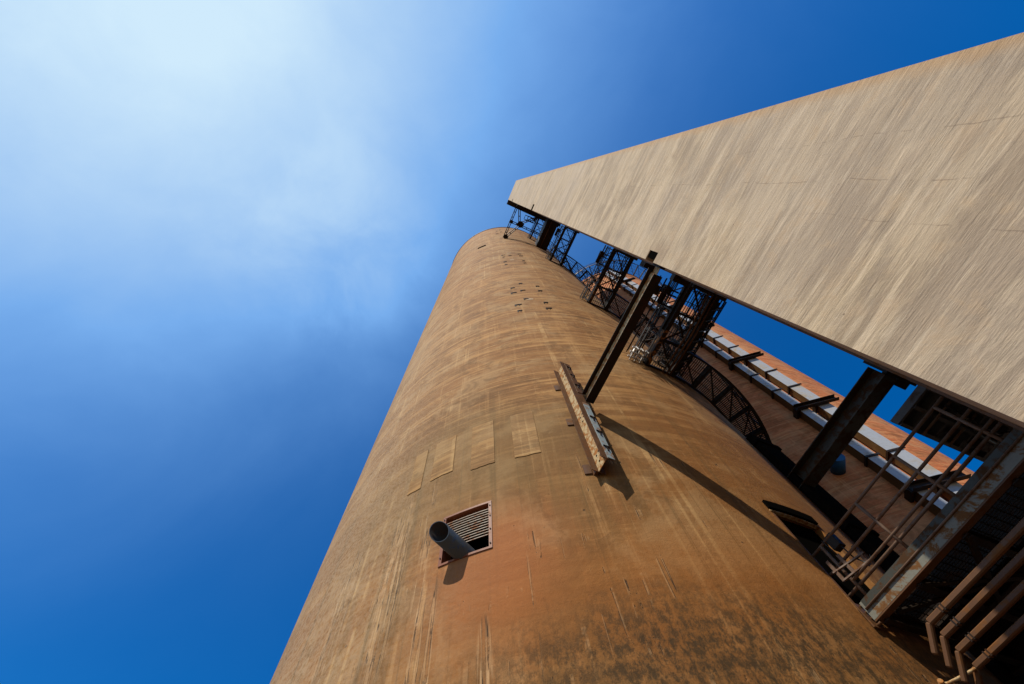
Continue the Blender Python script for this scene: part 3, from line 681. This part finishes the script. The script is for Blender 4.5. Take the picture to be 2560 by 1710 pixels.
for (x, y, r_) in ((4.62, 1.62, .34), (3.72, 3.36, .26), (3.66, 1.75, .20)):
    m = MB(); pts = [(r_ * 1.1, -r_*.5), (r_*1.0, r_*.6), (.2 * r_, r_), (-r_, r_ * .5), (-r_ * .8, -r_ * .7), (.1 * r_, -r_)]
    vs = [[m.bm.verts.new((x + a, y + b, zz)) for a, b in pts] for zz in (45.88, 45.90)]
    m.bm.faces.new(vs[0][::-1]); m.bm.faces.new(vs[1])
    for i in range(6): m.bm.faces.new((vs[0][i], vs[0][(i+1) % 6], vs[1][(i+1) % 6], vs[1][i]))
    m.build('gusset', 'dark_steel', tr)
m = MB(); m.ibeam((2.6, .14, 46.6), (8.4, .14, 46.6), .46, .8, .03, .05)
tag(m.build('edge_beam', 'dark_steel'), 'deep dark steel edge beam along the tower corner at the top, over the truss', 'steel beam')
for (xx, zz, hh) in ((4.6, 44.5, 2.0), (5.2, 47.0, 1.6)):
    m = MB(); 
    for yy in (.55, .95): m.tube([(xx, yy, zz), (xx + .9, yy, zz)], .03, 6); m.tube([(xx, yy, zz - hh * .4), (xx + .9, yy, zz - hh * .4)], .03, 6)
    for i in range(4): m.tube([(xx + .3 * i, .55, zz), (xx + .3 * i, .95, zz)], .025, 6); m.tube([(xx + .3 * i, .55, zz - hh * .4), (xx + .3 * i, .55, zz + .05)], .025, 6)
    m.build('ladder_cage', 'dark_steel', tr)
m = MB(); m.box((3.535, -.42, 55.0), (3.56, CY + .01, 55.6)); m.build('beam_pocket', 'void_black', tw)  # black box on the face, painting the dark inside of a hole
m = MB(); m.box((3.535, -.50, 31.6), (3.56, CY + .01, 32.3)); m.build('beam_pocket', 'void_black', tw)  # same: hole darkness put on as a black box, nothing cut
m = MB(); m.box((5.3, CY, 10.9), (5.75, .10, 11.1)); m.build('cleat', 'dark_steel', tw)
m = MB(); m.box((7.3, CY, 18.0), (7.9, .16, 18.5)); m.build('cleat', 'dark_steel', tw)

# ------------------------------------------------------------------ pale ducts on the rear silo
DO, DE, DN = Vector((20.14, 2.18, 0)), Vector((-.783, .622, 0)), Vector((-.622, -.783, 0))   # plan frame: along the faces, outward
def dpt(t, n, z): q = DO + DE * t + DN * n; return Vector((q.x, q.y, z))
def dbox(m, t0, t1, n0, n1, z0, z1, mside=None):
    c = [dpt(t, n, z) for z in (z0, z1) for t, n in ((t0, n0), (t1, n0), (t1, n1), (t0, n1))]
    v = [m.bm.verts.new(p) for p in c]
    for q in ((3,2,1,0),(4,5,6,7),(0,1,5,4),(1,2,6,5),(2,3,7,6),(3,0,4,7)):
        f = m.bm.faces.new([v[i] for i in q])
        if mside and q != (2,3,7,6): f.material_index = 1      # other faces get a darker brown that carries part of their shade
def duct(t0, t1, depth, label):
    o = empty('ventilation_duct', dpt((t0 + t1) / 2, -depth / 2, GZ), label, 'duct', 'pale ducts on the rear silo')
    m = MB(); z = 18.9 - 2.1 * 9
    while z < 57:
        dbox(m, t0, t1, -depth, 0, z + .006, z + 2.094, True); z += 2.1
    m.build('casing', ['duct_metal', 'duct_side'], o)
    z = 18.9 - 2.1 * 8
    while z < 57:
        m = MB(); dbox(m, t0 - .10, t1 + .07, .003, .05, z - .05, z + .05); dbox(m, t1 + .003, t1 + .07, -depth - .05, .003, z - .05, z + .05); m.build('joint_band', 'dark_steel', o)
        z += 2.1
    return o
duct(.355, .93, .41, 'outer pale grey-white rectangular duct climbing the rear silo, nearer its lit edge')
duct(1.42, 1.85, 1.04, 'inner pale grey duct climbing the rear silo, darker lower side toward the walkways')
names = ['lowest', 'second lowest', 'third from bottom', 'fourth from bottom', 'fifth from bottom', 'sixth from bottom', 'topmost']
for i in range(7):
    z = 12.6 + 6.3 * i
    m = MB(); dbox(m, -.12, 2.0, .055, .085, z - .17, z + .17); dbox(m, -.12, 2.0, .085, .24, z - .17, z - .15); dbox(m, -.12, 2.0, .085, .24, z + .15, z + .17)
    o = m.build('duct_clamp', 'dark_steel'); tag(o, '%s dark steel clamp beam lying across both pale ducts' % names[i], 'support beam', 'clamp beams across the ducts')
    m = MB(); dbox(m, 1.93, 2.05, -1.6, .05, z - .14, z + .14); m.build('bracket_arm', 'dark_steel', o)
    m = MB(); dbox(m, 1.0, 1.06, -.7, .05, z - .12, z + .12); m.build('bracket_arm', 'dark_steel', o)

# ------------------------------------------------------------------ near landing platform with handrails
lp = empty('landing_platform', (7.2, 1.4, 3.65), 'nearest grated steel landing at the silo doorway, seen from below, with rusty grey edge beam', 'platform')
DZ = 3.80
m = MB(); m.box((6.415, -.3, 3.715), (6.43, 2.74, 3.95)); m.build('edge_beam', 'painted_steel', lp)
m = MB(); m.box((6.415, -.3, 3.695), (6.53, 2.74, 3.712)); m.build('beam_flange', 'brown_steel', lp)
m = MB(); m.box((6.405, -.3, 3.86), (6.413, 2.70, 3.95)); m.build('edge_plate', 'worn_steel', lp)
m = MB(); m.tube([(6.40, 2.72, 3.848), (6.40, -.3, 3.848)], .013, 8); m.build('edge_pipe', 'tube_steel', lp)
m = MB(); m.box((6.36, 2.765, DZ - .16), (6.56, 2.785, DZ + .16)); ep = m.build('end_cleat', 'brown_steel', lp)
for i in range(4):
    m = MB(); m.tube([(6.44, 2.77, DZ - .13 + i * .085), (6.44, 2.70, DZ - .13 + i * .085)], .018, 6); m.build('bolt', 'brown_steel', ep)
m = MB(); x = 6.56
while x < 9.0: m.box((x, -.3, DZ + .03), (x + .010, YS + .02, DZ + .065)); x += .055
y = -.25
while y < 2.8: m.box((6.5, y, DZ + .034), (9.0, y + .012, DZ + .06)); y += .11
m.build('deck_grating', 'dark_steel', lp)
for y in (.45, 1.25, 2.05, 2.66):
    m = MB(); m.ibeam((6.49, y, DZ - .06), (9.0, y, DZ - .06), .09, .16); m.build('cross_beam', 'dark_steel', lp)
for a_, b_ in (((6.5, 1.25, DZ - .16), (7.9, 2.05, DZ - .16)), ((6.5, 2.05, DZ - .16), (8.2, 1.25, DZ - .16)), ((6.55, 2.5, DZ - .15), (8.6, .6, DZ - .15))):
    m = MB(); m.angle(a_, b_, .06, .008); m.build('brace', 'dark_steel', lp)
for x in (7.7, 8.95):
    m = MB(); m.ibeam((x, 2.84, DZ - .02), (x, -.3, DZ - .02), .14, .26); m.build('joist', 'dark_steel', lp)
# deck plate over the inner half, so the lower right stays in deep shade
m = MB(); m.box((7.55, -.3, DZ + .075), (9.0, 2.85, DZ + .085)); m.build('deck_plate', 'dark_steel', lp)
for (xa, lab) in ((6.47, 'near'),):
    m = MB(); m.tube([(xa, 2.80, 4.80), (xa, -.05, 4.80)], .021, 12); hr = m.build('handrail', 'tube_steel', lp)
    m = MB(); m.tube([(xa, 2.80, 4.455), (xa, -.05, 4.455)], .021, 12); m.build('mid_rail', 'tube_steel', hr)
    m = MB(); m.tube([(xa - .01, 2.6, 4.20), (xa - .01, -.05, 4.20)], .020, 10); m.build('low_rail', 'tube_steel', hr)
    m = MB(); m.tube([(xa + .02, 2.86, 4.13), (xa + .02, -.05, 4.13)], .022, 10); m.build('low_rail', 'tube_steel', hr)
    for y in (.12, .93, 1.78, 2.61):
        m = MB(); m.tube([(xa, y, 4.80), (xa, y, 3.98)], .023, 12); m.build('post', 'tube_steel', hr)
# far-side rail
m = MB(); m.tube([(8.9, 2.9, 4.9), (8.9, -.05, 4.9)], .024, 10); hr = m.build('handrail', 'tube_steel', lp)
m = MB(); m.tube([(8.9, 2.9, 4.5), (8.9, -.05, 4.5)], .022, 10); m.build('mid_rail', 'tube_steel', hr)
# cable-ladder frames and a small box beside the doorway
cl = empty('cable_ladder', (6.45, 2.4, 4.2), 'small rusty frame of light channels and conduits by the dark doorway above the landing', 'cable ladder')
for a_, b_ in (((6.52, 2.28, 4.52), (6.52, 2.30, 4.20)), ((6.44, 2.50, 4.54), (6.44, 2.50, 4.20)), ((6.38, 2.66, 4.54), (6.38, 2.66, 4.22))):
    m = MB(); m.prof(a_, b_, [(-.022,-.012),(.022,-.012),(.022,.012),(.014,.012),(.014,-.004),(-.014,-.004),(-.014,.012),(-.022,.012)], (1, 0, 0)); m.build('channel', 'tube_steel', cl)
for zz in (4.37,):
    m = MB(); m.bar((6.54, 2.24, zz), (6.36, 2.70, zz), .035, .02); m.build('rung', 'tube_steel', cl)
    m = MB(); m.bar((6.52, 2.22, zz - .13), (6.37, 2.66, zz - .15), .03, .02); m.build('rung', 'tube_steel', cl)
m = MB(); m.tube([(6.50, 2.40, 4.82), (6.50, 2.38, 4.4), (6.49, 2.31, 4.25), (6.50, 2.22, 4.22), (6.53, 2.20, 4.30)], .010, 6); m.build('conduit', 'cable_black', cl)
m = MB(); m.tube([(6.42, 2.52, 4.80), (6.44, 2.50, 4.5)], .012, 6); m.build('conduit', 'dark_steel', cl)
m = MB(); m.box((6.46, 2.36, 4.62), (6.58, 2.50, 4.84)); jb = m.build('junction_box', 'dark_steel', bevel=.006)
tag(jb, 'small dark junction box hanging on the handrail by the doorway', 'electrical box')
# platform hung on the tower above the landing
up_ = empty('overhead_platform', (9.3, .3, 6.5), 'dark ribbed underside of a platform hung on the tower above the handrails', 'platform')
m = MB(); m.box((8.42, -.35, 6.66), (11.4, .72, 6.70)); m.build('deck_plate', 'panel_grey', up_)
for y in (-.06, .33, .70): m = MB(); m.chan((8.40, y, 6.57), (11.4, y, 6.57), .07, .17); m.build('stringer', 'panel_grey', up_)
for x in (8.40, 8.72, 9.25, 9.85, 10.5, 11.3): m = MB(); m.bar((x, -.33, 6.585), (x, .70, 6.585), .05, .145); m.build('rib', 'panel_grey', up_)
for x, zz in ((8.9, 6.45), (9.5, 6.42), (10.1, 6.45)):
    m = MB(); m.tube([(x, .68, zz), (x, -.05, zz)], .022, 8); m.build('conduit', 'tube_steel', up_)
m = MB(); m.tube([(8.8, .05, 6.40), (9.6, .10, 6.40), (10.2, .12, 6.40), (10.35, .02, 6.42), (10.6, -.02, 6.4), (11.2, 0, 6.4)], .020, 8); m.tube([(8.8, .20, 6.38), (9.7, .26, 6.38), (10.3, .3, 6.4)], .016, 8); m.build('cable', 'cable_black', up_)
for q_ in (((9.0, .08, 6.32), (9.3, .2, 6.5)), ((9.9, .34, 6.3), (10.15, .5, 6.5))):
    m = MB(); m.box(*q_); m.build('lamp_housing', 'dark_steel', up_)

# four bent tubes below the landing
tb = None
for i, x in enumerate((5.78, 6.07, 6.40, 6.78)):
    zz = 3.0; y = (2.04, 2.14, 2.26, 2.39)[i]
    m = MB(); m.bar((x, y, zz), (x, -.4, zz), .062, .062); m.bar((x, y + .0, zz + .0), (x, y + .19, zz - .20), .056, .056, (0, 1, 0))
    o = m.build('bent_tube', 'brown_steel', bevel=.012)
    tag(o, ['first', 'second', 'third', 'fourth'][i] + ' from the left of four parallel brown bent tubes in the dark lower right corner', 'steel tube', 'bent tubes under the landing')
    m = MB(); m.box((x - .036, y - .24, zz - .036), (x + .036, y - .225, zz + .036)); m.box((x - .036, y - .20, zz - .036), (x + .036, y - .185, zz + .036)); m.build('clip', 'dark_steel', o)
m = MB(); m.tube([(6.75, 2.39, 2.98), (6.70, 2.45, 2.97), (6.67, 2.58, 2.98), (6.66, 2.70, 3.0), (6.62, 2.76, 3.02)], .016, 8); m.tube([(6.60, 2.72, 3.03), (6.66, 2.78, 3.0)], .028, 8)
tag(m.build('hook_bar', 'rust_steel'), 'thin pale bent rod with flared end at the silo wall, bottom right', 'metal rod')
# dark service pit below the landing: duct casing standing between silo and tower
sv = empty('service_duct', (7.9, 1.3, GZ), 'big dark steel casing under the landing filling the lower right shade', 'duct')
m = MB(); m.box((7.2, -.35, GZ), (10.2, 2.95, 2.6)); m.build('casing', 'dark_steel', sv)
